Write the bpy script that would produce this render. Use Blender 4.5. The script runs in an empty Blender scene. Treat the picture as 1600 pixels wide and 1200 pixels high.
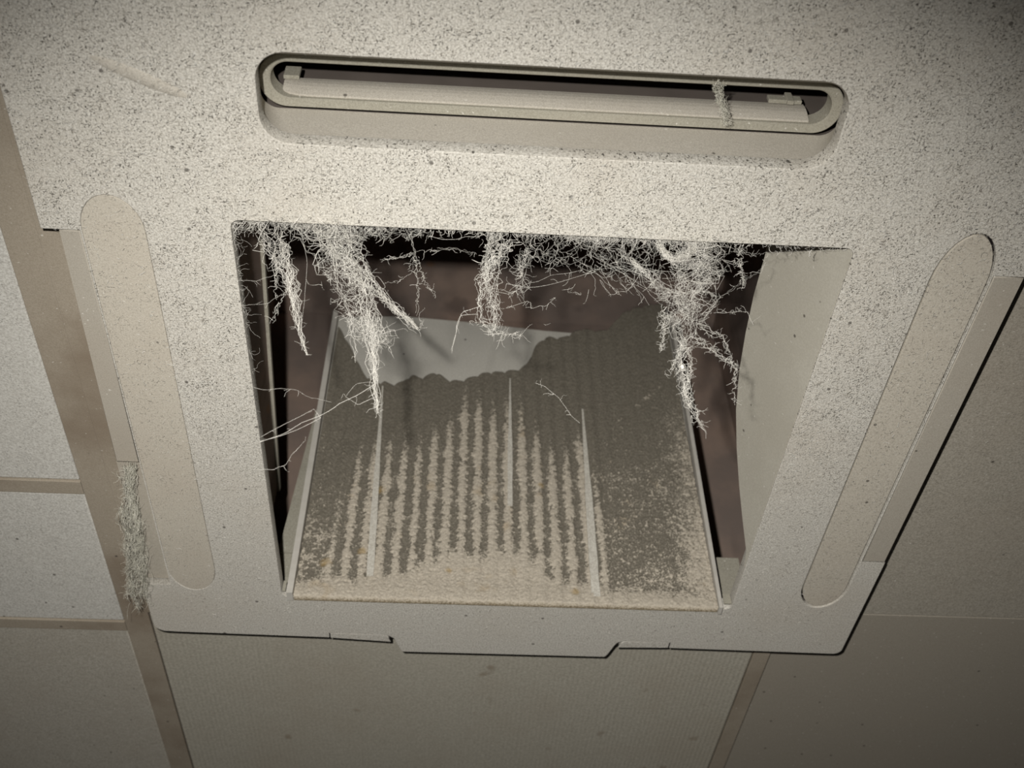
import bpy, bmesh, math, random
import numpy as np
from mathutils import Matrix, Vector

S = bpy.context.scene
COL = S.collection
rng = np.random.default_rng(7)
random.seed(7)

# ------------------------------------------------------------------ camera
CAM = np.array([-0.05925126, -0.6623083, -0.62356694])
RGT = np.array([0.99794279, -0.0632733, -0.01032852])
DWN = np.array([0.03892295, 0.72597222, -0.68662168])
FWD = np.array([0.05094304, 0.68480714, 0.72694153])
FPX = 1690.0
cd = bpy.data.cameras.new('camera')
cam = bpy.data.objects.new('camera', cd)
COL.objects.link(cam)
cd.sensor_width = 36.0
cd.lens = FPX / 1600 * 36
cd.clip_start = 0.01
cd.dof.use_dof = True
cd.dof.focus_distance = 0.84
cd.dof.aperture_fstop = 9.0
m = Matrix.Identity(4)
for i in range(3):
    m[i][0] = RGT[i]; m[i][1] = -DWN[i]; m[i][2] = -FWD[i]; m[i][3] = CAM[i]
cam.matrix_world = m
S.camera = cam

# ------------------------------------------------------------------ world + flash
w = bpy.data.worlds.new('dark_room'); S.world = w; w.use_nodes = True
w.node_tree.nodes['Background'].inputs[0].default_value = (1.0, 0.95, 0.88, 1)
w.node_tree.nodes['Background'].inputs[1].default_value = 0.012
ld = bpy.data.lights.new('camera_flash', 'SPOT')
ld.energy = 47.5
ld.color = (1.0, 0.965, 0.90)
ld.spot_size = math.radians(80)
ld.spot_blend = 1.0
ld.shadow_soft_size = 0.007
flash = bpy.data.objects.new('camera_flash', ld); COL.objects.link(flash)
LPOS = CAM - RGT * 0.052 - DWN * 0.050
flash.location = LPOS.tolist()
FAIM = np.array([-0.035, 0.258, 0.0])
flash.rotation_euler = Vector((FAIM - LPOS).tolist()).to_track_quat('-Z', 'Y').to_euler()
flash.scale = (1.28, 1.0, 1.0)     # a flash tube throws wider than high
S.view_settings.view_transform = 'Standard'
S.view_settings.look = 'None'
S.view_settings.gamma = 1.0
S.view_settings.use_curve_mapping = False
S.view_settings.exposure = 0.0


# ------------------------------------------------------------------ helpers
def at(u, v, z=None, y=None, x=None):
    d = RGT * ((u - 800) / FPX) + DWN * ((v - 600) / FPX) + FWD
    if z is not None: t = (z - CAM[2]) / d[2]
    elif y is not None: t = (y - CAM[1]) / d[1]
    else: t = (x - CAM[0]) / d[0]
    return CAM + d * t

def smooth(e0, e1, x):
    t = np.clip((x - e0) / (e1 - e0), 0, 1)
    return t * t * (3 - 2 * t)

def tag(o, label=None, cat=None, group=None, kind=None):
    if label: o['label'] = label
    if cat: o['category'] = cat
    if group: o['group'] = group
    if kind: o['kind'] = kind
    return o

def empty(name, loc=(0, 0, 0)):
    o = bpy.data.objects.new(name, None); COL.objects.link(o); o.location = loc
    o.empty_display_size = 0.05
    return o

def link(name, me, mat, parent=None, smooth_shade=False):
    o = bpy.data.objects.new(name, me); COL.objects.link(o)
    if mat is not None: me.materials.clear(); me.materials.append(mat)
    if parent is not None:
        o.parent = parent
        o.matrix_parent_inverse = Matrix.Translation(-Vector(parent.location))
    if smooth_shade:
        me.polygons.foreach_set('use_smooth', [True] * len(me.polygons))
    return o

def plate(name, loops, z0, z1, mat, parent=None, bevel=0.0008, res=2):
    """flat plate from 2-D loops (first outer, rest holes), z0 = underside"""
    cu = bpy.data.curves.new(name, 'CURVE'); cu.dimensions = '2D'; cu.fill_mode = 'BOTH'
    h = (z1 - z0) / 2
    b = min(bevel, h * 0.8)
    cu.extrude = max(h - b, 1e-5); cu.bevel_depth = b; cu.bevel_resolution = res; cu.offset = -b
    for L in loops:
        sp = cu.splines.new('POLY'); sp.points.add(len(L) - 1); sp.use_cyclic_u = True
        for p, q in zip(sp.points, L): p.co = (q[0], q[1], 0, 1)
    tmp = bpy.data.objects.new('tmp', cu); COL.objects.link(tmp)
    dg = bpy.context.evaluated_depsgraph_get()
    me = bpy.data.meshes.new_from_object(tmp.evaluated_get(dg))
    bpy.data.objects.remove(tmp); bpy.data.curves.remove(cu)
    me.transform(Matrix.Translation((0, 0, (z0 + z1) / 2)))
    me.name = name
    return link(name, me, mat, parent)

def rrect(x0, x1, y0, y1, r, n=8):
    r = min(r, (x1 - x0) / 2 - 1e-5, (y1 - y0) / 2 - 1e-5)
    P = []
    for cx, cy, a0 in ((x1 - r, y1 - r, 0), (x0 + r, y1 - r, 90), (x0 + r, y0 + r, 180), (x1 - r, y0 + r, 270)):
        for k in range(n + 1):
            a = math.radians(a0 + 90 * k / n)
            P.append((cx + r * math.cos(a), cy + r * math.sin(a)))
    return P

def box(name, x0, x1, y0, y1, z0, z1, mat, parent=None, bevel=0.0006):
    bm = bmesh.new(); bmesh.ops.create_cube(bm, size=1)
    for v in bm.verts:
        v.co = ((x0 + x1) / 2 + v.co.x * (x1 - x0), (y0 + y1) / 2 + v.co.y * (y1 - y0), (z0 + z1) / 2 + v.co.z * (z1 - z0))
    if bevel: bmesh.ops.bevel(bm, geom=bm.edges[:], offset=bevel, segments=2, affect='EDGES', profile=0.5)
    me = bpy.data.meshes.new(name); bm.to_mesh(me); bm.free()
    return link(name, me, mat, parent)

def prism(name, pts, thick, mat, parent=None):
    """closed polygon of 3-D points, extruded by the vector thick"""
    bm = bmesh.new()
    a = [bm.verts.new(tuple(p)) for p in pts]
    b = [bm.verts.new(tuple(np.array(p) + np.array(thick))) for p in pts]
    bm.faces.new(a); bm.faces.new(b[::-1])
    n = len(a)
    for i in range(n): bm.faces.new((a[i], b[i], b[(i + 1) % n], a[(i + 1) % n]))
    bmesh.ops.recalc_face_normals(bm, faces=bm.faces[:])
    me = bpy.data.meshes.new(name); bm.to_mesh(me); bm.free()
    return link(name, me, mat, parent)

def loft(name, rings, mat, parent=None, closed_v=False, shade=True):
    """rings: list of equal-length closed loops of 3-D points"""
    n = len(rings[0]); V = [tuple(p) for r in rings for p in r]; F = []
    m_ = len(rings)
    for j in range(m_ if closed_v else m_ - 1):
        k = (j + 1) % m_
        for i in range(n):
            F.append((j * n + i, j * n + (i + 1) % n, k * n + (i + 1) % n, k * n + i))
    me = bpy.data.meshes.new(name); me.from_pydata(V, [], F)
    bm = bmesh.new(); bm.from_mesh(me); bmesh.ops.recalc_face_normals(bm, faces=bm.faces[:]); bm.to_mesh(me); bm.free()
    return link(name, me, mat, parent, shade)


# ------------------------------------------------------------------ materials
class NT:
    def __init__(s, name, rough=0.95, spec=0.15):
        s.m = bpy.data.materials.new(name); s.m.use_nodes = True
        s.t = s.m.node_tree; s.b = s.t.nodes['Principled BSDF']
        s.b.inputs['Roughness'].default_value = rough
        s.b.inputs['Specular IOR Level'].default_value = spec
        s.co = s.t.nodes.new('ShaderNodeTexCoord').outputs['Object']
    def n(s, typ, **k):
        o = s.t.nodes.new(typ)
        for a, v in k.items(): setattr(o, a, v)
        return o
    def put(s, sock, v):
        if isinstance(v, bpy.types.NodeSocket): s.t.links.new(v, sock)
        else: sock.default_value = v
    def noise(s, scale, detail=2.0, rough=0.5, co=None, dist=0.0):
        o = s.n('ShaderNodeTexNoise'); s.put(o.inputs['Vector'], co or s.co)
        o.inputs['Scale'].default_value = scale; o.inputs['Detail'].default_value = detail
        o.inputs['Roughness'].default_value = rough; o.inputs['Distortion'].default_value = dist
        return o.outputs['Fac']
    def voro(s, scale, co=None, feature='F1', out='Distance'):
        o = s.n('ShaderNodeTexVoronoi', feature=feature); s.put(o.inputs['Vector'], co or s.co)
        o.inputs['Scale'].default_value = scale
        return o.outputs[out]
    def math(s, op, a, b=0.0, clamp=False):
        o = s.n('ShaderNodeMath', operation=op, use_clamp=clamp)
        s.put(o.inputs[0], a); s.put(o.inputs[1], b); return o.outputs[0]
    def ramp(s, v, lo, hi, to0=0.0, to1=1.0):
        o = s.n('ShaderNodeMapRange', interpolation_type='SMOOTHSTEP')
        s.put(o.inputs[0], v)
        for i, q in zip((1, 2, 3, 4), (lo, hi, to0, to1)): s.put(o.inputs[i], q)
        return o.outputs[0]
    def mix(s, f, a, b, mode='MIX'):
        o = s.n('ShaderNodeMix', data_type='RGBA', blend_type=mode)
        s.put(o.inputs[0], f); s.put(o.inputs[6], a if isinstance(a, bpy.types.NodeSocket) else (*a, 1))
        s.put(o.inputs[7], b if isinstance(b, bpy.types.NodeSocket) else (*b, 1)); return o.outputs[2]
    def mapping(s, scale=(1, 1, 1), rot=(0, 0, 0)):
        o = s.n('ShaderNodeMapping'); s.put(o.inputs[0], s.co)
        o.inputs['Scale'].default_value = scale; o.inputs['Rotation'].default_value = rot
        return o.outputs[0]
    def bump(s, h, strength, dist=0.001):
        o = s.n('ShaderNodeBump'); s.put(o.inputs['Height'], h)
        o.inputs['Strength'].default_value = strength; o.inputs['Distance'].default_value = dist
        s.t.links.new(o.outputs[0], s.b.inputs['Normal'])
    def color(s, c): s.put(s.b.inputs['Base Color'], c if isinstance(c, bpy.types.NodeSocket) else (*c, 1))
    def axis(s, i):
        o = s.n('ShaderNodeSeparateXYZ'); s.put(o.inputs[0], s.co); return o.outputs[i]

def dust_material(name, light, dark, grain=420.0, speck=0.6, bump=0.5, mott=(0.36, 0.33, 0.28), mott_amt=0.35, fade=None):
    t = NT(name)
    g = t.noise(grain * 1.7, 3.0, 0.65)
    g2 = t.noise(grain * 0.45, 2.0, 0.6)
    big = t.noise(7.0, 4.0, 0.6)
    base = t.mix(t.ramp(g, 0.32, 0.68), dark, light)
    base = t.mix(t.math('MULTIPLY', t.ramp(big, 0.42, 0.72), mott_amt), base, mott)
    # flecks: shadows and gaps between lint clumps, painted as dark colour in two directions
    f1 = t.noise(1.0, 1.0, 0.5, co=t.mapping((840, 350, 400), (0, 0, 0.5)))
    f2 = t.noise(1.0, 1.0, 0.5, co=t.mapping((360, 880, 400), (0, 0, 0.4)))
    den = t.ramp(t.noise(45.0, 3.0, 0.6), 0.35, 0.65, 0.315, 0.385)
    lo_ = t.math('SUBTRACT', den, 0.07)
    fl = t.math('MAXIMUM', t.ramp(f1, den, lo_), t.ramp(f2, den, lo_))
    fl = t.math('MULTIPLY', fl, speck)
    amt = fl
    if fade:
        amt = t.math('MULTIPLY', fl, t.ramp(t.math('ADD', t.axis(1), t.math('MULTIPLY', t.math('SUBTRACT', big, 0.5), 0.2)), fade[0], fade[1], 1.0, 0.15))
    base = t.mix(amt, base, (0.055, 0.05, 0.042))
    br = t.ramp(t.noise(330.0, 1.0), 0.72, 0.80)
    base = t.mix(t.math('MULTIPLY', br, 0.5), base, (0.75, 0.73, 0.68))
    # sparse grime dots
    v = t.voro(38.0)
    base = t.mix(t.math('MULTIPLY', t.ramp(v, 0.07, 0.04), 0.75), base, (0.05, 0.042, 0.035))
    t.color(base)
    h = t.math('ADD', t.math('MULTIPLY', g, 0.7), g2)
    t.bump(t.math('SUBTRACT', h, t.math('MULTIPLY', amt, 0.8)), bump * 0.5, 0.0008)
    return t.m

M = {}
M['fascia'] = dust_material('fascia_dust', (0.67, 0.65, 0.60), (0.385, 0.365, 0.325), 430, 0.9, 0.6, mott=(0.47, 0.425, 0.36), fade=(-0.12, 0.17))
M['flap'] = dust_material('flap_dust', (0.56, 0.525, 0.455), (0.43, 0.395, 0.335), 520, 0.35, 0.3, mott=(0.46, 0.40, 0.33))
M['strip'] = dust_material('strip_dust', (0.44, 0.41, 0.355), (0.36, 0.33, 0.28), 600, 0.10, 0.2, mott=(0.38, 0.33, 0.27))
M['scoop'] = dust_material('scoop_dust', (0.56, 0.53, 0.47), (0.42, 0.39, 0.34), 650, 0.06, 0.25, mott=(0.42, 0.385, 0.33))
M['ring'] = dust_material('ring_dust', (0.36, 0.345, 0.29), (0.27, 0.255, 0.21), 600, 0.15, 0.2)
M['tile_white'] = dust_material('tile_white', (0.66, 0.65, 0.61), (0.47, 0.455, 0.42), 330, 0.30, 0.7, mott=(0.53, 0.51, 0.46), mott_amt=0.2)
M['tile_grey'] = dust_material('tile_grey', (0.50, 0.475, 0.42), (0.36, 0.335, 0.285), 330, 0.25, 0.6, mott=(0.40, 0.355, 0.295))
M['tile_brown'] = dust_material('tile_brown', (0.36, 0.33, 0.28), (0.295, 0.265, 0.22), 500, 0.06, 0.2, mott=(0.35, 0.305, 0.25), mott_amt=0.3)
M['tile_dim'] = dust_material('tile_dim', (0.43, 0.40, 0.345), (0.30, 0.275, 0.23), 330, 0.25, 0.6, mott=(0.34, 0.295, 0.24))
M['bar'] = dust_material('bar_dust', (0.37, 0.325, 0.265), (0.30, 0.26, 0.205), 600, 0.06, 0.25, mott=(0.22, 0.175, 0.13), mott_amt=0.9)
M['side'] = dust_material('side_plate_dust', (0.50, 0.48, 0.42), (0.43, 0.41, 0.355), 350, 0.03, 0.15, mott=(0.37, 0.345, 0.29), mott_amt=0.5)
M['backing'] = dust_material('backing_grey', (0.56, 0.545, 0.50), (0.48, 0.465, 0.42), 300, 0.0, 0.1, mott=(0.40, 0.39, 0.36), mott_amt=0.4)

t = NT('fluted_tile')
g = t.noise(400, 3, 0.6); big = t.noise(6.0, 4.0, 0.6)
wv = t.n('ShaderNodeTexWave', bands_direction='X'); t.put(wv.inputs[0], t.co); wv.inputs['Scale'].default_value = 60.0
wv.inputs['Distortion'].default_value = 0.6; wv.inputs['Detail'].default_value = 1.0
base = t.mix(t.ramp(g, 0.3, 0.7), (0.36, 0.34, 0.285), (0.48, 0.455, 0.39))
base = t.mix(t.math('MULTIPLY', t.ramp(big, 0.45, 0.75), 0.45), base, (0.37, 0.325, 0.26))
base = t.mix(t.math('MULTIPLY', t.ramp(t.noise(26, 2, 0.5), 0.70, 0.78), 0.5), base, (0.20, 0.145, 0.095))
t.color(base); t.bump(t.math('ADD', t.math('MULTIPLY', wv.outputs['Fac'], 0.55), g), 0.55, 0.0007)
M['tile_fluted'] = t.m

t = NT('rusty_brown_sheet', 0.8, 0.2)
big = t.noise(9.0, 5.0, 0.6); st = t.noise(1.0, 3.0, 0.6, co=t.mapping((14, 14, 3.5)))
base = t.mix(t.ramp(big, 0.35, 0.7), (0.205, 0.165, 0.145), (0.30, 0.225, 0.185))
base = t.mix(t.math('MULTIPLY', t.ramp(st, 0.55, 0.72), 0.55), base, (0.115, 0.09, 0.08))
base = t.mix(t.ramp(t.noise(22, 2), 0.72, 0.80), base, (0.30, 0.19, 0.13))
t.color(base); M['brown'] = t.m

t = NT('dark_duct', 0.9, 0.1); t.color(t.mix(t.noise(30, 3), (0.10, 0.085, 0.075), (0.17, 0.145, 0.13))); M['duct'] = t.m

t = NT('gap_shade_dark', 1.0, 0.0); t.color((0.018, 0.015, 0.015)); M['grime_and_gap_shade'] = t.m  # near-black colour standing in for the shadow inside the flap gap
t = NT('cobweb_lint', 0.9, 0.2)
t.color(t.mix(t.noise(120, 2), (0.60, 0.58, 0.53), (0.90, 0.88, 0.83))); M['web'] = t.m
t = NT('lint_greenish', 0.95, 0.1)
t.color(t.mix(t.noise(160, 2), (0.46, 0.45, 0.37), (0.82, 0.80, 0.72))); M['lint'] = t.m
t = NT('lint_pale', 0.95, 0.1)
t.color(t.mix(t.ramp(t.noise(300, 1), 0.4, 0.6), (0.36, 0.335, 0.295), (0.78, 0.77, 0.73))); M['lint_pale'] = t.m
t = NT('grey_rim', 0.85, 0.2)
t.color(t.mix(t.noise(90, 3), (0.42, 0.40, 0.36), (0.56, 0.54, 0.50))); M['rim'] = t.m

t = NT('pale_rib', 0.9, 0.1); g = t.noise(600, 3, 0.65); t.color(t.mix(t.ramp(g, 0.35, 0.65), (0.46, 0.435, 0.385), (0.62, 0.60, 0.54))); t.bump(g, 0.4, 0.001); M['rib'] = t.m
t = NT('dusty_filter', 0.97, 0.05)
a = t.n('ShaderNodeAttribute', attribute_name='dust').outputs['Fac']
a2 = t.n('ShaderNodeAttribute', attribute_name='grime_and_gap_shade').outputs['Fac']
g = t.noise(500, 3, 0.65)
dk = t.mix(t.ramp(g, 0.3, 0.7), (0.135, 0.122, 0.098), (0.215, 0.195, 0.16))
lt = t.mix(t.ramp(g, 0.3, 0.7), (0.38, 0.34, 0.28), (0.54, 0.49, 0.41))
lt = t.mix(t.math('MULTIPLY', t.ramp(t.noise(30, 3), 0.62, 0.75), 0.4), lt, (0.36, 0.27, 0.16))
base = t.mix(t.ramp(t.math('ADD', a, t.math('MULTIPLY', t.math('SUBTRACT', g, 0.5), 1.5)), 0.25, 0.78), dk, lt)
base = t.mix(a2, base, (0.36, 0.25, 0.10))
t.color(base); t.bump(g, 0.4, 0.001)
M['filter'] = t.m

# ------------------------------------------------------------------ ceiling (structure)
ZC = 0.024
ceil = tag(empty('ceiling', (0, 0.3, ZC)), 'suspended ceiling of dusty lay-in tiles and brown grid bars', kind='structure')
def tile(x0, x1, y0, y1, mat, z=ZC + 0.0015):
    return plate('ceiling_tile', [rrect(x0, x1, y0, y1, 0.002, 2)], z, z + 0.012, mat, ceil, bevel=0.0015)
XL0, XL1 = -0.392, -0.366          # left main bar
XR0, XR1 = 0.273, 0.291            # right bar beyond the unit
BY1 = (0.089, 0.106)
BY2 = (0.307, 0.323)
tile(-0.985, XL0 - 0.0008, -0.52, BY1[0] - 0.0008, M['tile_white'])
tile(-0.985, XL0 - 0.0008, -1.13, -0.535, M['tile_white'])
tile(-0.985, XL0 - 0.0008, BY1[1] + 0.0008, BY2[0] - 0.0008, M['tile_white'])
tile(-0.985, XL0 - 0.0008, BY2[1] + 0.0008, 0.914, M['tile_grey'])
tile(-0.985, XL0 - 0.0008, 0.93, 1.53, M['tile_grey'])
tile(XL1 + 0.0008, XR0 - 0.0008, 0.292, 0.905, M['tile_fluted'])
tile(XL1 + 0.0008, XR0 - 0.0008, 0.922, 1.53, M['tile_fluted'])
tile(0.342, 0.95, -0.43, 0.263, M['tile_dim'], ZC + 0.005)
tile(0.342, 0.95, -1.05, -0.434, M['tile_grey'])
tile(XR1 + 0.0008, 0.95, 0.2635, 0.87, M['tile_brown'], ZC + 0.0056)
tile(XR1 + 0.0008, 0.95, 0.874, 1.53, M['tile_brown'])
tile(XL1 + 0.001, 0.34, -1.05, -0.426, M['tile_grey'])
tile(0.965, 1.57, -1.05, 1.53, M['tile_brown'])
def bar(x0, x1, y0, y1):
    return box('grid_bar', x0, x1, y0, y1, ZC, ZC + 0.004, M['bar'], ceil, bevel=0.0006)
bar(XL0, XL1, -1.13, 1.53)
bar(XR0, XR1, 0.287, 1.53)
box('filler_strip', XL1 + 0.0003, -0.330, -0.424, 0.286, ZC - 0.002, ZC + 0.002, M['bar'], ceil, bevel=0.0005)
bar(-0.985, XL0 - 0.0004, *BY1)
bar(-0.985, XL0 - 0.0004, *BY2)
bar(0.951, 0.964, -1.05, 1.53)

# ------------------------------------------------------------------ air conditioner
ac = tag(empty('ceiling_air_conditioner', (0, 0, 0)), 'dust-caked ceiling cassette air conditioner panel with its intake grille missing', 'air conditioner')
OX, OY = 0.2205, 0.220
def scurve(xa, ya, xb, yb, n=8):
    return [(xa + (xb - xa) * k / n, ya + (yb - ya) * (3 * (k / n) ** 2 - 2 * (k / n) ** 3)) for k in range(n + 1)]
def arc(cx, cy, r, a0, a1, n=6):
    return [(cx + r * math.cos(math.radians(a0 + (a1 - a0) * k / n)), cy + r * math.sin(math.radians(a0 + (a1 - a0) * k / n))) for k in range(n + 1)]
NR = 0.3290     # right notch inner edge
NL = -0.3252    # left notch inner edge
outer = []
outer += arc(0.3425, 0.2855, 0.0085, 0, 90)
outer += [(0.170, 0.2912), (0.170, 0.2815), (0.121, 0.2815)] + scurve(0.117, 0.2835, 0.105, 0.311)
outer += scurve(-0.104, 0.311, -0.115, 0.2855) + [(-0.120, 0.2815), (-0.178, 0.2805), (-0.178, 0.2885)]
outer += [(-0.330, 0.2855)] + arc(-0.3400, 0.2730, 0.012, 100, 180)
outer += [(-0.352, 0.206), (NL, 0.206), (NL, -0.2055), (-0.352, -0.2055)]
outer += arc(-0.344, -0.412, 0.008, 180, 270) + arc(0.344, -0.412, 0.008, 270, 360)
outer += [(0.352, -0.2015), (NR - 0.0005, -0.2015), (NR, 0.1385), (0.3515, 0.1385)]
SX0, SX1, SY0, SY1 = -0.1925, 0.1850, -0.3465, -0.2825
def capsule(x0, x1, y0, y1, r0, r1, n=14):
    c_ = (x0 + x1) / 2; h_ = (x1 - x0) / 2
    P = [(c_ + h_ * math.cos(math.pi * k / n), y1 - r1 + r1 * math.sin(math.pi * k / n)) for k in range(n + 1)]
    return P + [(c_ - h_ * math.cos(math.pi * k / n), y0 + r0 - r0 * math.sin(math.pi * k / n)) for k in range(n + 1)]
CAPR = capsule(0.2825, 0.3275, -0.238, 0.213, 0.044, 0.034)
CAPL = capsule(-0.3240, -0.2800, -0.236, 0.213, 0.030, 0.034)
def shear(P, k, y0=0.0): return [(x + k * (y - y0), y) for x, y in P]
open_loop = rrect(-OX, OX, -OY, OY, 0.007, 6)
slot = rrect(SX0, SX1, SY0, SY1, 0.020, 10)
plate('fascia', [outer, open_loop, slot, CAPR, CAPL], 0.0, 0.0135, M['fascia'], ac, bevel=0.0006, res=2)

def inset(P, d):
    n = len(P); out = []
    A = sum(P[i][0] * P[(i + 1) % n][1] - P[(i + 1) % n][0] * P[i][1] for i in range(n))
    sg = 1 if A > 0 else -1
    for i in range(n):
        a = np.array(P[i - 1]); c = np.array(P[(i + 1) % n]); tq = c - a; tq = tq / (np.linalg.norm(tq) + 1e-12)
        out.append((P[i][0] - sg * d * tq[1], P[i][1] + sg * d * tq[0]))
    return out
tag(plate('air_flap', [inset(CAPR, 0.0018)], 0.0007, 0.010, M['flap'], ac, bevel=0.0004, res=2), 'closed flap on the right side, ringed by a thin dark gap')
tag(plate('air_flap', [inset(CAPL, 0.00025)], 0.0001, 0.010, M['flap'], ac, bevel=0.0003, res=2), 'closed flap on the left side, its gap filled with brown dust')
plate('gap_shade', [inset(CAPR, 0.00002), inset(CAPR, 0.00178)], 0.0040, 0.006, M['grime_and_gap_shade'], ac, bevel=0.0)  # dark ring added so the right flap's gap looks shadowed
# edge strips
plate('edge_strip', [[(NR + 0.0003, -0.2005), (0.3518, -0.2005), (0.3513, 0.1378), (NR + 0.0007, 0.1378)]], 0.0007, 0.0125, M['strip'], ac, bevel=0.0008)
plate('edge_strip', [[(-0.3400, -0.2043), (NL - 0.0006, -0.2043), (NL - 0.0006, 0.034), (-0.3445, 0.034)]], 0.0010, 0.0125, M['strip'], ac, bevel=0.0006)
tag(plate('edge_strip', [[(-0.3470, 0.0345), (NL - 0.0006, 0.0345), (NL - 0.0006, 0.2052), (-0.3500, 0.2052)]], 0.0065, 0.0130, M['strip'], ac, bevel=0.0006), 'short sunken strip at the left edge, behind the lint')
plate('edge_clip', [[(0.122, 0.2824), (0.1692, 0.2824), (0.1692, 0.2915), (0.1165, 0.2935)]], 0.0005, 0.012, M['fascia'], ac, bevel=0.0003)
plate('edge_clip', [[(-0.1772, 0.2816), (-0.121, 0.2824), (-0.116, 0.294), (-0.1772, 0.2895)]], 0.0005, 0.012, M['fascia'], ac, bevel=0.0003)

# low ridge pressed out of the sheet near the left corner
bm = bmesh.new(); bmesh.ops.create_uvsphere(bm, u_segments=32, v_segments=16, radius=1)
p0, p1 = at(150, 92, z=0.0), at(285, 148, z=0.0); cc = (p0 + p1) / 2; an = math.atan2(p1[1] - p0[1], p1[0] - p0[0])
bmesh.ops.scale(bm, vec=(0.037, 0.0055, 0.0022), verts=bm.verts[:])
bmesh.ops.rotate(bm, cent=(0, 0, 0), matrix=Matrix.Rotation(an, 3, 'Z'), verts=bm.verts[:])
bmesh.ops.translate(bm, vec=(cc[0], cc[1], 0.0012), verts=bm.verts[:])
me = bpy.data.meshes.new('dent_ridge'); bm.to_mesh(me); bm.free(); link('dent_ridge', me, M['scoop'], ac, True)
# open air outlet at the near side: sloping pocket, oval ring, tilted vane
def loop3(x0, x1, y0, y1, r, z, n=10): return [(x, y, z) for x, y in rrect(x0, x1, y0, y1, r, n)]
loft('outlet_pocket', [loop3(SX0, SX1, SY0, SY1, 0.020, 0.0012), loop3(SX0 - 0.001, SX1 + 0.001, SY0 + 0.004, SY1 + 0.0005, 0.019, 0.010),
                       loop3(SX0 - 0.004, SX1 + 0.008, SY0 + 0.016, SY1 + 0.0005, 0.015, 0.030), loop3(SX0 - 0.007, SX1 + 0.0135, SY0 + 0.022, SY1 - 0.0002, 0.012, 0.0458)], M['scoop'], ac)
RX0, RX1, RY0, RY1 = -0.2000, 0.1990, -0.3225, -0.2836
rings = []
for off, z in ((0.0, 0.056), (0.0, 0.0468), (0.0006, 0.0462), (0.0056, 0.0470), (0.0064, 0.0478), (0.0066, 0.060), (0.0010, 0.060)):
    rings.append(loop3(RX0 + off * 1.2, RX1 - off * 1.2, RY0 + off, RY1 - off, 0.0182 - off * 0.85, z, 14))
loft('outlet_ring', rings, M['ring'], ac, closed_v=True, shade=False)
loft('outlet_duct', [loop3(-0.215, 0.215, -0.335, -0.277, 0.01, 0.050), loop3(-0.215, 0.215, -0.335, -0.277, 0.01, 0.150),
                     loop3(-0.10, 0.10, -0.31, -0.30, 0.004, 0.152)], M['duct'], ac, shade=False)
# vane: gently bowed plate with end tabs
V = []; F = []
nx, nz = 60, 5
XV0, XV1 = -0.186, 0.179
for j in range(nz + 1):
    for i in range(nx + 1):
        x = XV0 + (XV1 - XV0) * i / nx; s = j / nz
        e = min(1, (x - XV0) / 0.018)
        V.append((x, -0.2915 - 0.004 * math.sin(math.pi * s) * 0.4 - 0.001 * s, 0.050 + 0.021 * s + 0.004 * (1 - e) ** 2 * (1 - s)))
n0 = len(V)
V += [(x, y + 0.0018, z) for x, y, z in V]
for j in range(nz):
    for i in range(nx):
        a = j * (nx + 1) + i; q = (a, a + 1, a + nx + 2, a + nx + 1)
        F.append(q); F.append(tuple(k + n0 for k in q[::-1]))
for i in range(nx):
    F.append((i, i + n0, i + 1 + n0, i + 1)); a = nz * (nx + 1) + i; F.append((a, a + 1, a + 1 + n0, a + n0))
for j in range(nz):
    a = j * (nx + 1); b = a + nx + 1; F.append((a, b, b + n0, a + n0)); a += nx; b += nx; F.append((a, a + n0, b + n0, b))
me = bpy.data.meshes.new('outlet_vane'); me.from_pydata(V, [], F)
vane = link('outlet_vane', me, M['scoop'], ac)
box('pivot_tab', XV0 - 0.001, XV0 + 0.010, -0.2965, -0.2935, 0.066, 0.080, M['ring'], vane)
box('pivot_tab', XV1 - 0.026, XV1 - 0.002, -0.2965, -0.2935, 0.068, 0.0755, M['ring'], vane)
box('pivot_tab', XV1 - 0.013, XV1 - 0.008, -0.2972, -0.2940, 0.066, 0.0790, M['ring'], vane)

# housing above the opening
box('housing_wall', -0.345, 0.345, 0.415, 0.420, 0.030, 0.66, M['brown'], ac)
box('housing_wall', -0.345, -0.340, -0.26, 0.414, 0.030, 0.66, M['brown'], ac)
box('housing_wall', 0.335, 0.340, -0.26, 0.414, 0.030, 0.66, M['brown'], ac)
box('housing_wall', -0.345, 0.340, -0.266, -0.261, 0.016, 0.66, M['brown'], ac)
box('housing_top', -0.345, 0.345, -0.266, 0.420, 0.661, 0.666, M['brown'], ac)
# right side plate with a curved far edge
SLOPE = 0.42
def onplane(u, v):
    d = RGT * ((u - 800) / FPX) + DWN * ((v - 600) / FPX) + FWD
    nrm = np.array([1.0, 0, SLOPE]); return CAM + d * (0.2206 - nrm @ CAM) / (nrm @ d)
prof = [onplane(u, v) for u, v in ((1195, 400), (1178, 460), (1165, 520), (1155, 580), (1150, 640), (1151, 700), (1155, 760), (1160, 810), (1166, 862))]
zt = prof[0][2] + 0.004
pl = [(0.2206 - SLOPE * 0.002, -0.2185, 0.002), (0.2206 - SLOPE * zt, -0.2185, zt)] + [tuple(p) for p in prof]
pl += [(0.2206 - SLOPE * 0.002, prof[-1][1] + 0.02, 0.002)]
prism('side_plate', pl, (0.002, 0, 0.0008), M['side'], ac)
# left side plate
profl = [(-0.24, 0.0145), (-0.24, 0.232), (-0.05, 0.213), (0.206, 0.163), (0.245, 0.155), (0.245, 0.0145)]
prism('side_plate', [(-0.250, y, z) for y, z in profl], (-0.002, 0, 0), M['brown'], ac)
rail = prism('side_rail', [(-0.2502, y, z) for y, z in ((-0.24, 0.2325), (-0.05, 0.2135), (0.245, 0.1555), (0.245, 0.1615), (-0.05, 0.2195), (-0.24, 0.2385))], (0.0035, 0, 0), M['ring'], ac)
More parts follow.
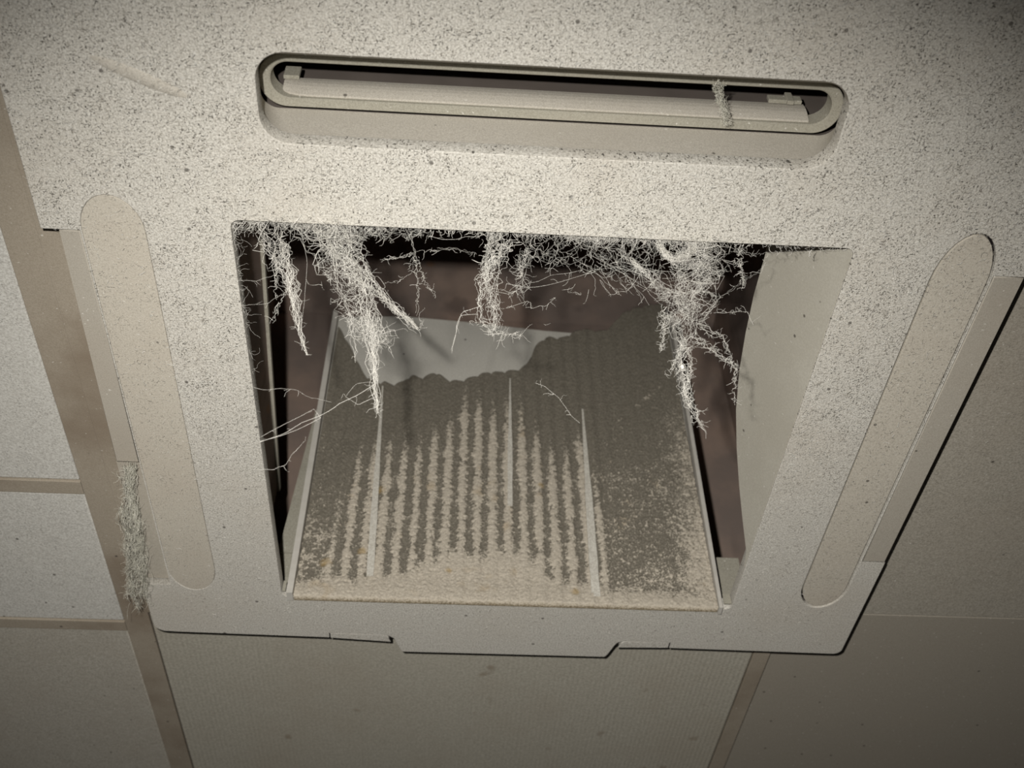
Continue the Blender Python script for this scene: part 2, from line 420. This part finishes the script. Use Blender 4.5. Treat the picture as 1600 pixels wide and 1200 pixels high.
# small clips in the two far corners of the opening
box('corner_clip', 0.2122, 0.2200, 0.2118, 0.2138, 0.0012, 0.0130, M['ring'], ac, bevel=0.0004)
box('corner_clip', -0.2200, -0.2166, 0.2118, 0.2138, 0.0012, 0.0130, M['ring'], ac, bevel=0.0004)
# far skirt and gusset
box('far_skirt', -0.249, 0.249, 0.2505, 0.2535, 0.045, 0.088, M['ring'], ac)
box('far_skirt', -0.249, 0.249, 0.2465, 0.2500, 0.0145, 0.0435, M['ring'], ac)
prism('gusset', [(-0.2375, 0.2495, 0.0745), (-0.180, 0.2495, 0.0745), (-0.180, 0.2495, 0.30), (-0.2240, 0.2495, 0.285)], (0, -0.002, 0), M['ring'], ac)

# ------------------------------------------------------------------ filter board standing inside
fb = tag(empty('filter_board', (0, 0.215, 0.0)), 'square corrugated filter board standing upright inside the opening, striped with tan dust', 'filter')
ZT0, ZT1 = 0.424, 0.420
pts = [(-0.211, 0.2235, 0.0145), (0.2085, 0.2235, 0.0145), (0.2095, 0.2235, 0.445), (0.16, 0.2235, 0.448), (0.13, 0.2235, 0.412), (0.05, 0.2235, 0.417), (-0.05, 0.2235, 0.428), (-0.130, 0.2235, 0.434), (-0.2125, 0.2235, 0.427)]
prism('backing_plate', pts, (0, 0.003, 0), M['backing'], fb)
prism('rim', [(-0.2155, 0.2105, -0.002), (-0.2095, 0.2105, -0.002), (-0.2105, 0.2105, 0.420), (-0.2165, 0.2105, 0.424)], (0, 0.0128, 0), M['rim'], fb)
prism('rim', [(0.2070, 0.2120, -0.004), (0.2105, 0.2120, -0.004), (0.2135, 0.2120, 0.30), (0.2150, 0.2120, 0.45), (0.2105, 0.2120, 0.45), (0.2090, 0.2120, 0.25), (0.2075, 0.2120, 0.13)], (0, 0.0113, 0), M['rim'], fb)

def vnoise(x, y, sc, seed=0):
    r = np.random.default_rng(seed).random((256, 256))
    X = x * sc + 1000; Y = y * sc + 1000
    i = np.floor(X).astype(int); j = np.floor(Y).astype(int)
    fx = X - i; fy = Y - j; fx = fx * fx * (3 - 2 * fx); fy = fy * fy * (3 - 2 * fy)
    g_ = lambda a, b: r[a % 256, b % 256]
    return (g_(i, j) * (1 - fx) + g_(i + 1, j) * fx) * (1 - fy) + (g_(i, j + 1) * (1 - fx) + g_(i + 1, j + 1) * fx) * fy

edge_px = [(522, 497), (535, 515), (552, 548), (568, 582), (590, 597), (598, 592), (612, 598), (630, 594), (642, 585), (660, 590), (680, 580), (700, 590), (722, 592), (740, 586), (762, 580), (785, 580), (800, 578), (815, 572), (828, 560), (832, 545), (845, 530), (860, 524), (875, 528), (888, 522), (905, 512), (920, 511), (938, 514), (955, 506), (968, 490), (985, 480), (1005, 474), (1030, 472), (1052, 474)]
E3 = np.array([at(u, v, y=0.214) for u, v in edge_px])
PITCH = 0.0163
NXF, NZF = 520, 430
xs = np.linspace(-0.2088, 0.2068, NXF)
top = np.convolve(np.pad(np.interp(xs, E3[:, 0], E3[:, 2]), 6, mode='edge'), np.ones(13) / 13, 'valid') + 0.0055 * np.abs(np.sin(np.pi * xs / PITCH + 0.4)) ** 0.7 - 0.003 + 0.006 * (vnoise(xs, xs * 0, 45, 9) - .5)
ss = np.linspace(0, 1, NZF)
Xg = np.repeat(xs[None, :], NZF, 0)
Zg = -0.0015 + ss[:, None] * (top[None, :] + 0.0015)
Zg = np.where(ss[:, None] > 0.97, Zg, Zg)
n1 = 0.6 * vnoise(Xg, Zg, 300, 1) + 0.4 * vnoise(Xg, Zg, 640, 8); n2 = vnoise(Xg, Zg, 60, 2); n3 = vnoise(Xg, Zg, 14, 3); n4 = vnoise(Xg, Zg, 700, 4)
ph = np.cos(2 * np.pi * (Xg + 0.0008 * (n2 - .5)) / PITCH)
start = np.interp(xs, [-0.21, -0.185, -0.165, -0.13, -0.09, -0.06, -0.02, 0.01, 0.03, 0.06, 0.09, 0.10, 0.11, 0.21], [0.08, 0.12, 0.165, 0.20, 0.215, 0.255, 0.275, 0.275, 0.225, 0.205, 0.195, 0.16, 0.03, 0.02])[None, :]
# each stripe has its own length
kid = np.round(xs / PITCH).astype(int)
jit = np.random.default_rng(11).uniform(-0.022, 0.022, 64)[kid % 64][None, :]
low = np.interp(xs, [-0.21, -0.12, -0.09, -0.05, 0.02, 0.035, 0.09, 0.105, 0.21], [0.006, 0.010, 0.028, 0.042, 0.046, 0.016, 0.010, 0.006, 0.006])[None, :]
rise = smooth(0.06, -0.05, Zg - (start + jit))
dust = rise * (0.55 + 0.55 * ph + 1.3 * (n1 - .5) + 0.5 * (n2 - .5))
dust = np.maximum(dust, smooth(0.034, -0.010, Zg - low - 0.03 * (n2 - .5) - 0.02 * (n1 - .5)) * 1.2)
stripe_zone = smooth(-0.195, -0.165, Xg) * smooth(0.108, 0.092, Xg)
n5 = vnoise(Xg, Zg, 1150, 12)
spk = 0.55 * smooth(0.58, 0.80, n1 * 0.7 + n4 * 0.3) + 0.6 * smooth(0.55, 0.9, n5 * 0.6 + n2 * 0.4) * smooth(0.36, 0.1, Zg)
right_gr = smooth(0.09, 0.115, Xg) * smooth(0.33, 0.02, Zg)
edge_r = smooth(0.160, 0.206, Xg + 0.012 * (n2 - .5)) * smooth(0.45, 0.15, Zg) * (0.5 + 0.8 * n1)
speck = spk * (0.55 + 0.75 * smooth(0.34, 0.02, Zg)) + 0.8 * edge_r
left_gr = smooth(-0.15, -0.19, Xg) * smooth(0.17, 0.05, Zg)
speck = speck + right_gr * 0.62 * (0.35 + 0.7 * smooth(0.3, 0.8, n5 * 0.5 + n1 * 0.5))
speck = np.maximum(speck, left_gr * (0.25 + 0.8 * smooth(0.45, 0.65, n1)))
dust = np.where(True, dust * (stripe_zone + (1 - stripe_zone) * 0.25 * smooth(0.2, 0, Zg)), 0)
dust = np.maximum(dust, smooth(0.034, -0.010, Zg - low * 1.0 - 0.012 * (n1 - .5) - 0.008 * (n2 - .5)) * 1.1)
dust = np.maximum(dust, speck * (0.45 + 0.4 * n3))
# a diagonal drift of lint near the upper right
dl = np.abs((Xg - 0.150) * 0.72 - (Zg - 0.28) * 0.69)
dust = np.maximum(dust, 0.75 * smooth(0.006, 0.0, dl) * smooth(0.05, 0.02, np.abs(Xg - 0.155)) * smooth(0.45, 0.75, n1))
dust = np.clip(dust, 0, 1)
grime_and_gap_shade = np.zeros_like(dust)
for gx, gz, gr in ((-0.137, 0.138, 0.006), (0.036, 0.152, 0.004), (-0.183, 0.04, 0.006), (-0.148, 0.055, 0.005), (-0.06, 0.035, 0.004), (0.066, 0.012, 0.005)):
    grime_and_gap_shade = np.maximum(grime_and_gap_shade, 0.6 * smooth(1.3, 0.2, np.hypot(Xg - gx, Zg - gz) / gr + 0.8 * (n1 - .5)))
ev = np.interp(xs, [-0.21, 0.21], [0, 0])
amp = 0.0016 * (0.2 + 0.8 * smooth(0.125, 0.10, Xg))
Yg = 0.2190 - amp * (0.5 + 0.5 * ph) - 0.0012 * dust * (0.6 + 0.8 * n1) - 0.0006 * n4
Yg = Yg - 0.0022 * smooth(0.03, 0.0, Zg)
V = np.stack([Xg, Yg, Zg], -1).reshape(-1, 3)
nb = len(V)
I = np.arange(nb).reshape(NZF, NXF)
Fq = np.stack([I[:-1, :-1], I[:-1, 1:], I[1:, 1:], I[1:, :-1]], -1).reshape(-1, 4)
# back rim so the sheet has thickness
bord = np.concatenate([I[0, :], I[1:, -1], I[-1, -2::-1], I[-2:0:-1, 0]])
Vb = V[bord].copy(); Vb[:, 1] = 0.2232
V = np.concatenate([V, Vb]); k = np.arange(len(bord)); k2 = (k + 1) % len(bord)
Fs = np.stack([bord[k], nb + k, nb + k2, bord[k2]], -1)
Fq = np.concatenate([Fq, Fs])
me = bpy.data.meshes.new('corrugated_sheet')
me.vertices.add(len(V)); me.vertices.foreach_set('co', V.ravel())
me.loops.add(Fq.size); me.loops.foreach_set('vertex_index', Fq.ravel().astype(np.int32))
me.polygons.add(len(Fq)); me.polygons.foreach_set('loop_start', np.arange(0, Fq.size, 4, dtype=np.int32))
me.update(calc_edges=True); me.validate()
for nm, arr in (('dust', dust), ('grime_and_gap_shade', grime_and_gap_shade)):
    at_ = me.attributes.new(nm, 'FLOAT', 'POINT')
    vals = np.zeros(len(V), np.float32); vals[:nb] = arr.ravel(); vals[nb:] = 0.3
    at_.data.foreach_set('value', vals)
link('corrugated_sheet', me, M['filter'], fb, True)
# three long bare ribs
for u0, v0, u1, v1, wd in ((598, 604, 578, 900, 0.0068), (797, 592, 797, 790, 0.0052), (910, 640, 931, 932, 0.0088)):
    a, b = at(u0, v0, y=0.2155), at(u1, v1, y=0.2150)
    L = []; R_ = []
    rr_ = random.Random(int(u0))
    for q in range(13):
        s = q / 12; c = a * (1 - s) + b * s; ww = wd * (0.22 + 0.78 * min(1, s * 1.6)) * (0.9 + 0.2 * rr_.random())
        L.append((c[0] - ww / 2, 0.2160, c[2])); R_.append((c[0] + ww / 2, 0.2160, c[2]))
    prism('rib', L + R_[::-1], (0, -0.0018, 0), M['rib'], fb)

# ------------------------------------------------------------------ cobwebs and lint
class Tubes:
    def __init__(s): s.V = []; s.F = []; s.n = 0
    def add(s, P, r0, r1=None):
        P = np.asarray(P, float); n = len(P)
        if n < 2: return
        r1 = r0 if r1 is None else r1
        T = np.gradient(P, axis=0); T /= np.linalg.norm(T, axis=1)[:, None] + 1e-12
        ref = np.array([0.31, 0.9, 0.29]); A = np.cross(T, ref); A /= np.linalg.norm(A, axis=1)[:, None] + 1e-12
        B = np.cross(T, A); r = np.linspace(r0, r1, n)[:, None]
        for k in range(3):
            a = 2 * math.pi * k / 3
            s.V.append(P + r * (A * math.cos(a) + B * math.sin(a)))
        i = np.arange(n - 1)
        for k in range(3):
            k2 = (k + 1) % 3
            s.F.append(np.stack([s.n + k * n + i, s.n + k * n + i + 1, s.n + k2 * n + i + 1, s.n + k2 * n + i], -1))
        s.n += 3 * n
    def build(s, name, mat, parent=None):
        V = np.concatenate(s.V); Fq = np.concatenate(s.F)
        me = bpy.data.meshes.new(name)
        me.vertices.add(len(V)); me.vertices.foreach_set('co', V.ravel())
        me.loops.add(Fq.size); me.loops.foreach_set('vertex_index', Fq.ravel().astype(np.int32))
        me.polygons.add(len(Fq)); me.polygons.foreach_set('loop_start', np.arange(0, Fq.size, 4, dtype=np.int32))
        me.update(calc_edges=True)
        return link(name, me, mat, parent, True)

def hang(u, v):
    """a point of the slanting sheet in which the webs trail from the near lip into the room"""
    d = RGT * ((u - 800) / FPX) + DWN * ((v - 600) / FPX) + FWD
    nrm = np.array([0, 1.0, 0.5]); p0 = np.array([0, -0.2185, 0.004])
    return CAM + d * (nrm @ (p0 - CAM)) / (nrm @ d)

def resample(P, n):
    P = np.asarray(P, float); L = np.concatenate([[0], np.cumsum(np.linalg.norm(np.diff(P, axis=0), axis=1))])
    q = np.linspace(0, L[-1], n); return np.stack([np.interp(q, L, P[:, i]) for i in range(3)], 1)

def wobble(n, amp, r):
    c = r.normal(0, 1, (max(3, n // 3), 3)); q = np.linspace(0, len(c) - 1, n)
    return amp * np.stack([np.interp(q, np.arange(len(c)), c[:, i]) for i in range(3)], 1)

def frizz(T, base, n, length, r, rad=0.00010, curl=1.2):
    """short curly hairs growing out of random points of a polyline"""
    for _ in range(n):
        p = base[r.integers(len(base))].copy(); d = r.normal(0, 1, 3); d /= np.linalg.norm(d)
        L = length * r.uniform(0.35, 1.2); m_ = 6; P = [p]
        for k in range(m_):
            d = d + r.normal(0, 0.30 * curl, 3); d /= np.linalg.norm(d); p = p + d * L / m_; P.append(p.copy())
        T.add(P, rad, rad * 0.6)

PX = 0.00045    # metres per photo pixel near the lip
def bundle(T, guide, widths, n, r, rad=0.00014, fr=40, frl=0.008, seg=46, f=hang, part=0.35, thin=0.36):
    fr = int(fr * 0.75)
    n = max(2, int(n * thin)); rad = rad * 0.85; widths = [q * 1.25 for q in widths]
    G = resample([f(*p) for p in guide], seg)
    Wd = np.interp(np.linspace(0, 1, seg), np.linspace(0, 1, len(widths)), widths) * PX * 0.5
    for k in range(n):
        o = r.normal(0, 0.55, 3); o[1] *= 0.6
        a = 0 if r.random() < 0.6 else r.integers(0, seg // 2)
        b = seg if r.random() < part else r.integers(min(a + 6, seg - 1), seg + 1)
        if b - a < 4: continue
        w1 = np.zeros((seg, 3)); q = r.normal(0, 0.6, 3)
        for j in range(seg):
            q = 0.90 * q + r.normal(0, 0.26, 3); w1[j] = q
        w1[:, 1] *= 0.7
        hr = r.uniform(0.0002, 0.0011); hf = r.uniform(0.5, 1.5); hp = r.uniform(0, 6.3); jj = np.arange(seg)
        hel = hr * np.stack([np.cos(hf * jj + hp), np.sin(hf * jj + hp) * 0.7, np.sin(hf * 0.8 * jj)], 1)
        P = G + w1 * Wd[:, None] + hel + r.normal(0, 0.00022, (seg, 3))
        T.add(P[a:b], rad * r.uniform(0.7, 1.5), rad * 0.6)
    J = G + r.normal(0, 0.5, G.shape) * Wd[:, None]
    frizz(T, J, fr, frl, r)
    return G

def thread(T, px, r, rad=0.00009, f=hang, wob=0.0007, fr=4):
    P = resample([f(*p) for p in px], 22); P = P + wobble(22, wob, r)
    T.add(P, rad * r.uniform(0.9, 1.4), rad * 0.8); frizz(T, P, fr, 0.007, r, 0.00008)

GRP = 'dusty cobwebs hanging along the near lip of the opening'
def web(label, seed, fn):
    r = np.random.default_rng(seed); T = Tubes(); fn(T, r)
    return tag(T.build('cobweb', M['web']), label, 'cobweb', GRP)

def w_left(T, r):
    bundle(T, [(418, 349), (436, 390), (452, 440), (461, 480), (468, 515), (479, 555)], [46, 34, 20, 11, 6, 2], 60, r, 0.00017, 110, 0.007)
    bundle(T, [(402, 349), (420, 385), (445, 430), (458, 470)], [16, 14, 9, 4], 14, r, fr=25)
    bundle(T, [(440, 350), (448, 400), (458, 440), (464, 470)], [20, 18, 12, 6], 16, r, fr=25)
    bundle(T, [(430, 400), (432, 430), (430, 455), (433, 470)], [5, 4, 3, 2], 4, r, fr=12)
    bundle(T, [(455, 440), (442, 465), (432, 480), (426, 505)], [5, 4, 6, 3], 5, r, fr=18)
    thread(T, [(372, 476), (395, 478), (420, 472), (438, 462)], r); thread(T, [(374, 437), (400, 438), (425, 430), (440, 415)], r)
    thread(T, [(470, 350), (480, 410), (478, 470), (470, 520)], r, 0.00007)
web('short tapering cobweb at the left end of the opening lip, ending in one point', 21, w_left)

def w_big(T, r):
    bundle(T, [(500, 349), (520, 385), (550, 420), (590, 455), (620, 485), (640, 503), (652, 515)], [56, 40, 38, 28, 14, 9, 6], 80, r, 0.00018, 200, 0.007)
    bundle(T, [(515, 350), (535, 400), (560, 440), (574, 480), (580, 515), (582, 550), (586, 600), (589, 645)], [44, 36, 34, 30, 22, 10, 7, 3], 72, r, 0.00016, 260, 0.008)
    bundle(T, [(520, 395), (522, 430), (540, 470), (549, 510), (553, 540), (554, 565)], [12, 10, 8, 6, 5, 2], 10, r, fr=40)
    bundle(T, [(505, 375), (525, 420), (550, 470), (575, 510)], [24, 44, 40, 30], 36, r, 0.00012, 120, 0.012)
    bundle(T, [(535, 350), (555, 385), (572, 410), (578, 430)], [50, 24, 10, 4], 26, r, fr=60)
    bundle(T, [(452, 349), (480, 358), (510, 362), (545, 366), (570, 372)], [16, 26, 30, 26, 10], 60, r, fr=150, frl=0.010)
    bundle(T, [(560, 500), (580, 520), (600, 528), (612, 520)], [30, 40, 30, 20], 14, r, 0.00011, 140, 0.012)
    thread(T, [(588, 600), (560, 615), (520, 640), (470, 660), (408, 690)], r, 0.00012)
    thread(T, [(408, 682), (440, 665), (490, 640), (500, 655), (470, 670), (405, 690)], r, 0.00009)
    thread(T, [(588, 620), (560, 632), (540, 618), (555, 600), (590, 598)], r)
    thread(T, [(395, 607), (430, 607), (465, 607), (485, 620), (515, 628)], r, 0.00007)
    thread(T, [(407, 730), (425, 735), (445, 728), (475, 690)], r, 0.00010)
    thread(T, [(652, 515), (660, 505), (655, 490)], r)
web('largest cobweb, forking into a slanting tail and a long drooping tail', 22, w_big)

def w_thin(T, r):
    for g_, n in (([(640, 357), (645, 385), (650, 410), (655, 450), (652, 490)], 6), ([(648, 398), (640, 425), (625, 438), (600, 442)], 3), ([(650, 400), (662, 440), (680, 462)], 3), ([(648, 396), (630, 402), (595, 405)], 2), ([(652, 398), (675, 392), (710, 390), (742, 397)], 2)):
        bundle(T, g_, [8, 5, 3, 3], n, r, 0.00010, 14, 0.006, part=0.8)
    bundle(T, [(575, 356), (610, 362), (640, 362), (665, 366)], [20, 24, 20, 10], 22, r, 0.00012, 90, 0.009)
    thread(T, [(665, 366), (690, 374), (715, 375), (745, 368), (760, 362)], r, 0.00014)
    thread(T, [(745, 490), (720, 492), (712, 520), (705, 545)], r)
web('thin wispy cobweb with spreading hairs, right of the largest one', 23, w_thin)

def w_mid(T, r):
    bundle(T, [(775, 362), (774, 390), (768, 415), (762, 435), (770, 470), (772, 515)], [30, 24, 28, 24, 12, 8], 60, r, 0.00016, 130, 0.008)
    bundle(T, [(768, 400), (756, 435), (750, 470), (752, 495), (764, 518), (770, 526)], [14, 14, 9, 7, 7, 5], 26, r, 0.00016, 70, 0.007)
    bundle(T, [(800, 366), (792, 385), (783, 400), (778, 415)], [26, 12, 9, 6], 18, r, fr=30)
    bundle(T, [(830, 368), (822, 395), (815, 425), (808, 440)], [14, 8, 6, 4], 8, r, fr=40)
    bundle(T, [(765, 520), (785, 524), (800, 522), (815, 524)], [6, 5, 4, 2], 6, r, fr=40, frl=0.01)
    thread(T, [(735, 505), (748, 504), (760, 500)], r, fr=10)
    thread(T, [(752, 480), (725, 488), (715, 510), (706, 548)], r)
    thread(T, [(775, 455), (800, 460), (830, 440), (870, 428), (910, 420)], r, 0.00011)
    thread(T, [(790, 445), (830, 448), (880, 440), (930, 425), (960, 400)], r)
    thread(T, [(790, 480), (830, 470), (832, 478), (855, 478), (868, 465)], r, 0.00011, fr=14)
    frizz(T, resample([hang(812, 400), hang(818, 440), hang(806, 455)], 12), 60, 0.013, r, 0.00008)
web('narrow cobweb with a hooked tip, midway along the opening lip', 24, w_mid)

def w_right(T, r):
    # pale pouch of web at the lip
    bundle(T, [(1030, 378), (1036, 395), (1047, 404), (1060, 406), (1074, 398), (1088, 380)], [10, 12, 14, 14, 12, 10], 80, r, 0.00018, 60, 0.005, part=0.9)
    bundle(T, [(1080, 380), (1080, 420), (1075, 460), (1070, 490), (1068, 520), (1066, 548)], [56, 52, 50, 48, 34, 20], 80, r, 0.00014, 300, 0.010)
    bundle(T, [(1100, 382), (1104, 400), (1098, 425), (1094, 450)], [50, 46, 36, 20], 46, r, 0.00013, 160, 0.009)
    bundle(T, [(985, 405), (1010, 430), (1040, 455), (1060, 475), (1078, 500)], [5, 10, 22, 22, 14], 46, r, 0.00014, 60, 0.007)
    bundle(T, [(1066, 540), (1062, 560), (1068, 590), (1072, 615), (1084, 640), (1097, 666)], [20, 14, 12, 9, 12, 4], 30, r, 0.00015, 140, 0.008)
    bundle(T, [(1078, 545), (1078, 575), (1074, 600), (1080, 625)], [8, 6, 5, 5], 12, r, fr=50)
    bundle(T, [(1085, 525), (1108, 543), (1130, 560), (1154, 576)], [10, 8, 7, 6], 22, r, 0.00015, 70, 0.007)
    bundle(T, [(1088, 508), (1110, 520), (1130, 524), (1136, 545), (1150, 572)], [9, 7, 6, 5, 3], 12, r, 0.00013, 50, 0.006)
    bundle(T, [(1022, 460), (1060, 457), (1108, 456), (1119, 466), (1112, 485), (1095, 502)], [4, 4, 4, 4, 4, 6], 9, r, 0.00015, 40, 0.006, part=0.9)
    bundle(T, [(1150, 575), (1148, 600), (1146, 630)], [3, 3, 2], 4, r, fr=18)
    bundle(T, [(1085, 500), (1120, 470), (1160, 440), (1192, 420)], [4, 2, 2, 2], 3, r, 0.00008, 4, part=0.9)
    bundle(T, [(1042, 480), (1038, 505), (1036, 530), (1030, 548)], [14, 10, 6, 3], 12, r, fr=60)
    bundle(T, [(1064, 550), (1052, 572), (1045, 590)], [6, 5, 3], 6, r, fr=30)
    thread(T, [(1120, 487), (1145, 490), (1170, 487), (1178, 505)], r, 0.00012, fr=20)
    for _ in range(16):
        a = (r.uniform(880, 1010), r.uniform(378, 430)); b = (r.uniform(960, 1060), r.uniform(420, 480))
        thread(T, [a, ((a[0] + b[0]) / 2 + r.normal(0, 10), (a[1] + b[1]) / 2 + r.normal(0, 8)), b], r, 0.00008)
    frizz(T, np.array([hang(r.uniform(820, 1030), 375 + abs(r.normal(0, 32))) for _ in range(200)]), 300, 0.014, r, 0.00008)
    thread(T, [(836, 598), (850, 606), (870, 622), (892, 645), (905, 660)], r, 0.00010, fr=8)
big_w = web('dense matted cobweb with a pale pouch, hanging before the right edge of the filter board', 25, w_right)
bm = bmesh.new(); bmesh.ops.create_icosphere(bm, subdivisions=2, radius=1)
c = hang(1066, 573)
for v in bm.verts: v.co = Vector((c[0] + v.co.x * 0.0014, c[1] + v.co.y * 0.0014, c[2] + v.co.z * 0.0022)) 
me = bpy.data.meshes.new('egg_sac'); bm.to_mesh(me); bm.free()
link('egg_sac', me, M['web'], big_w, True)

def w_stub(T, r):
    bundle(T, [(1153, 385), (1154, 405), (1158, 425), (1163, 450)], [16, 9, 7, 2], 18, r, 0.00015, 80, 0.006)
    bundle(T, [(1165, 396), (1185, 398), (1210, 394), (1240, 389)], [5, 4, 4, 3], 8, r, 0.00012, 30, 0.006)
    thread(T, [(1195, 405), (1190, 424), (1172, 428)], r)
    thread(T, [(1265, 390), (1266, 398), (1264, 404)], r, 0.00015, fr=12)
web('small stubby cobweb near the right corner of the opening lip', 26, w_stub)

# fringe of lint along the near lip and down the left lip: nobody could count it
r = np.random.default_rng(31); T = Tubes()
dens = [(362, 400, 70, 16), (400, 600, 220, 10), (600, 760, 110, 8), (760, 880, 150, 10), (880, 1110, 520, 13), (1110, 1340, 130, 7)]
for u0, u1, n, L in dens:
    for _ in range(n):
        u = r.uniform(u0, u1); v = 345 + (u - 360) * 43 / 976
        p = at(u, v + 1, z=0.003) + np.array([0, 0.0005, r.uniform(-0.001, 0.008)])
        d = np.array([r.normal(0, .8), abs(r.normal(0.2, .6)), -r.uniform(0.2, 1.4)]); d /= np.linalg.norm(d); P = [p]
        Ln = L * PX * r.uniform(0.5, 2.4)
        for k in range(7):
            d = d + r.normal(0, 0.45, 3); d /= np.linalg.norm(d); p = p + d * Ln / 7; P.append(p.copy())
        T.add(P, 0.00013 * r.uniform(0.7, 1.4), 0.00008)
for _ in range(55):
    v = r.uniform(350, 740) ** 1.0; v = 350 + (v - 350) * r.random(); u = 361 + (v - 345) * 81 / 586
    p = at(u + 1, v, z=0.004); d = np.array([abs(r.normal(.6, .5)), r.normal(0, .6), r.normal(-.1, .6)]); d /= np.linalg.norm(d); P = [p]
    Ln = r.uniform(6, 38) * PX
    for k in range(7):
        d = d + r.normal(0, 0.4, 3); d /= np.linalg.norm(d); p = p + d * Ln / 7; P.append(p.copy())
    T.add(P, 0.00009, 0.00006)
tag(T.build('lint_fringe', M['web']), 'fringe of fine pale lint along the lip of the opening', 'lint', kind='stuff')

# matted lint rope at the left edge of the panel
def flat(z): return lambda u, v: at(u, v, z=z)
r = np.random.default_rng(41); T = Tubes()
for g_, ws, n, fr in (([(205, 727), (200, 760), (207, 800), (212, 850), (215, 900), (216, 945)], [14, 14, 22, 26, 30, 34], 90, 520),
                      ([(192, 728), (196, 750), (200, 775)], [5, 4, 4], 8, 20), ([(209, 727), (205, 755), (203, 785)], [5, 5, 4], 10, 30),
                      ([(190, 790), (196, 830), (204, 880), (203, 930)], [12, 16, 12, 12], 30, 260), ([(208, 790), (216, 830), (222, 880), (226, 935)], [8, 10, 10, 16], 30, 260)):
    bundle(T, g_, ws, n, r, 0.00024, int(fr * 1.5), 0.0085, f=flat(-0.006), thin=0.6)
tag(T.build('lint_rope', M['lint']), 'frayed rope of matted grey-green lint dangling at the left edge of the panel', 'lint')

# lint thread across the open air outlet
r = np.random.default_rng(51); T = Tubes()
fz = flat(0.030)
bundle(T, [(1122, 131), (1124, 150), (1130, 168), (1133, 185), (1134, 196)], [12, 12, 7, 8, 8], 40, r, 0.00022, 160, 0.005, f=fz)
bundle(T, [(1128, 165), (1138, 178), (1142, 194)], [4, 4, 3], 8, r, 0.0002, 30, 0.004, f=fz)
tag(T.build('lint_tuft', M['lint']), 'grey lint tuft strung across the open slot above the opening', 'lint')

# loose lint fibres clinging to the underside of the panel: nobody could count them
r = np.random.default_rng(61)
N = 26000
X = r.uniform(-0.350, 0.350, N * 3); Y = r.uniform(-0.418, 0.288, N * 3)
keep = r.random(N * 3) < np.interp(Y, [-0.42, -0.05, 0.08, 0.29], [1.0, 1.0, 0.35, 0.12])
keep &= ~((np.abs(X) < OX + 0.002) & (np.abs(Y) < OY + 0.002))
keep &= ~((X > SX0 - 0.003) & (X < SX1 + 0.003) & (Y > SY0 - 0.003) & (Y < SY1 + 0.003))
keep &= ~((np.abs(X) > 0.279) & (np.abs(X) < 0.329) & (np.abs(Y + 0.01) < 0.227) & (r.random(N * 3) < 0.8))
keep &= ~((np.abs(X) > 0.324) & (Y > -0.208))
keep &= Y < 0.276
X = X[keep][:N]; Y = Y[keep][:N]; N = len(X)
ang = r.uniform(0, 2 * np.pi, N); ln = r.gamma(4.0, 0.0007, N); z0 = -r.uniform(0.0003, 0.0018, N); dz = r.normal(0, 0.0005, N); bend = r.normal(0, 0.9, N)
P = np.zeros((N, 4, 3)); P[:, 0] = np.stack([X, Y, z0], -1)
a_ = ang.copy()
for k in range(3):
    P[:, k + 1, 0] = P[:, k, 0] + np.cos(a_) * ln / 3; P[:, k + 1, 1] = P[:, k, 1] + np.sin(a_) * ln / 3
    P[:, k + 1, 2] = np.minimum(P[:, k, 2] + dz / 3, -0.00005); a_ = a_ + bend
R = 0.00012 * r.uniform(0.6, 1.5, N)
side = np.stack([-np.sin(ang), np.cos(ang), np.zeros(N)], -1)[:, None, :] * R[:, None, None]
upv = np.array([0, 0, 1.0])[None, None, :] * R[:, None, None]
Vv = np.stack([P + side, P - side * 0.5 + upv * 0.87, P - side * 0.5 - upv * 0.87], 1).reshape(-1, 3)
base_ = (np.arange(N) * 12)[:, None]
Q = []
for k in range(3):
    k2 = (k + 1) % 3
    for i in range(3): Q.append([k * 4 + i, k * 4 + i + 1, k2 * 4 + i + 1, k2 * 4 + i])
Fq = (base_[:, :, None] + np.array(Q)[None]).reshape(-1, 4)
T = Tubes(); T.V = [Vv]; T.F = [Fq]
tag(T.build('lint_fibres', M['lint_pale'], ac), kind='stuff')
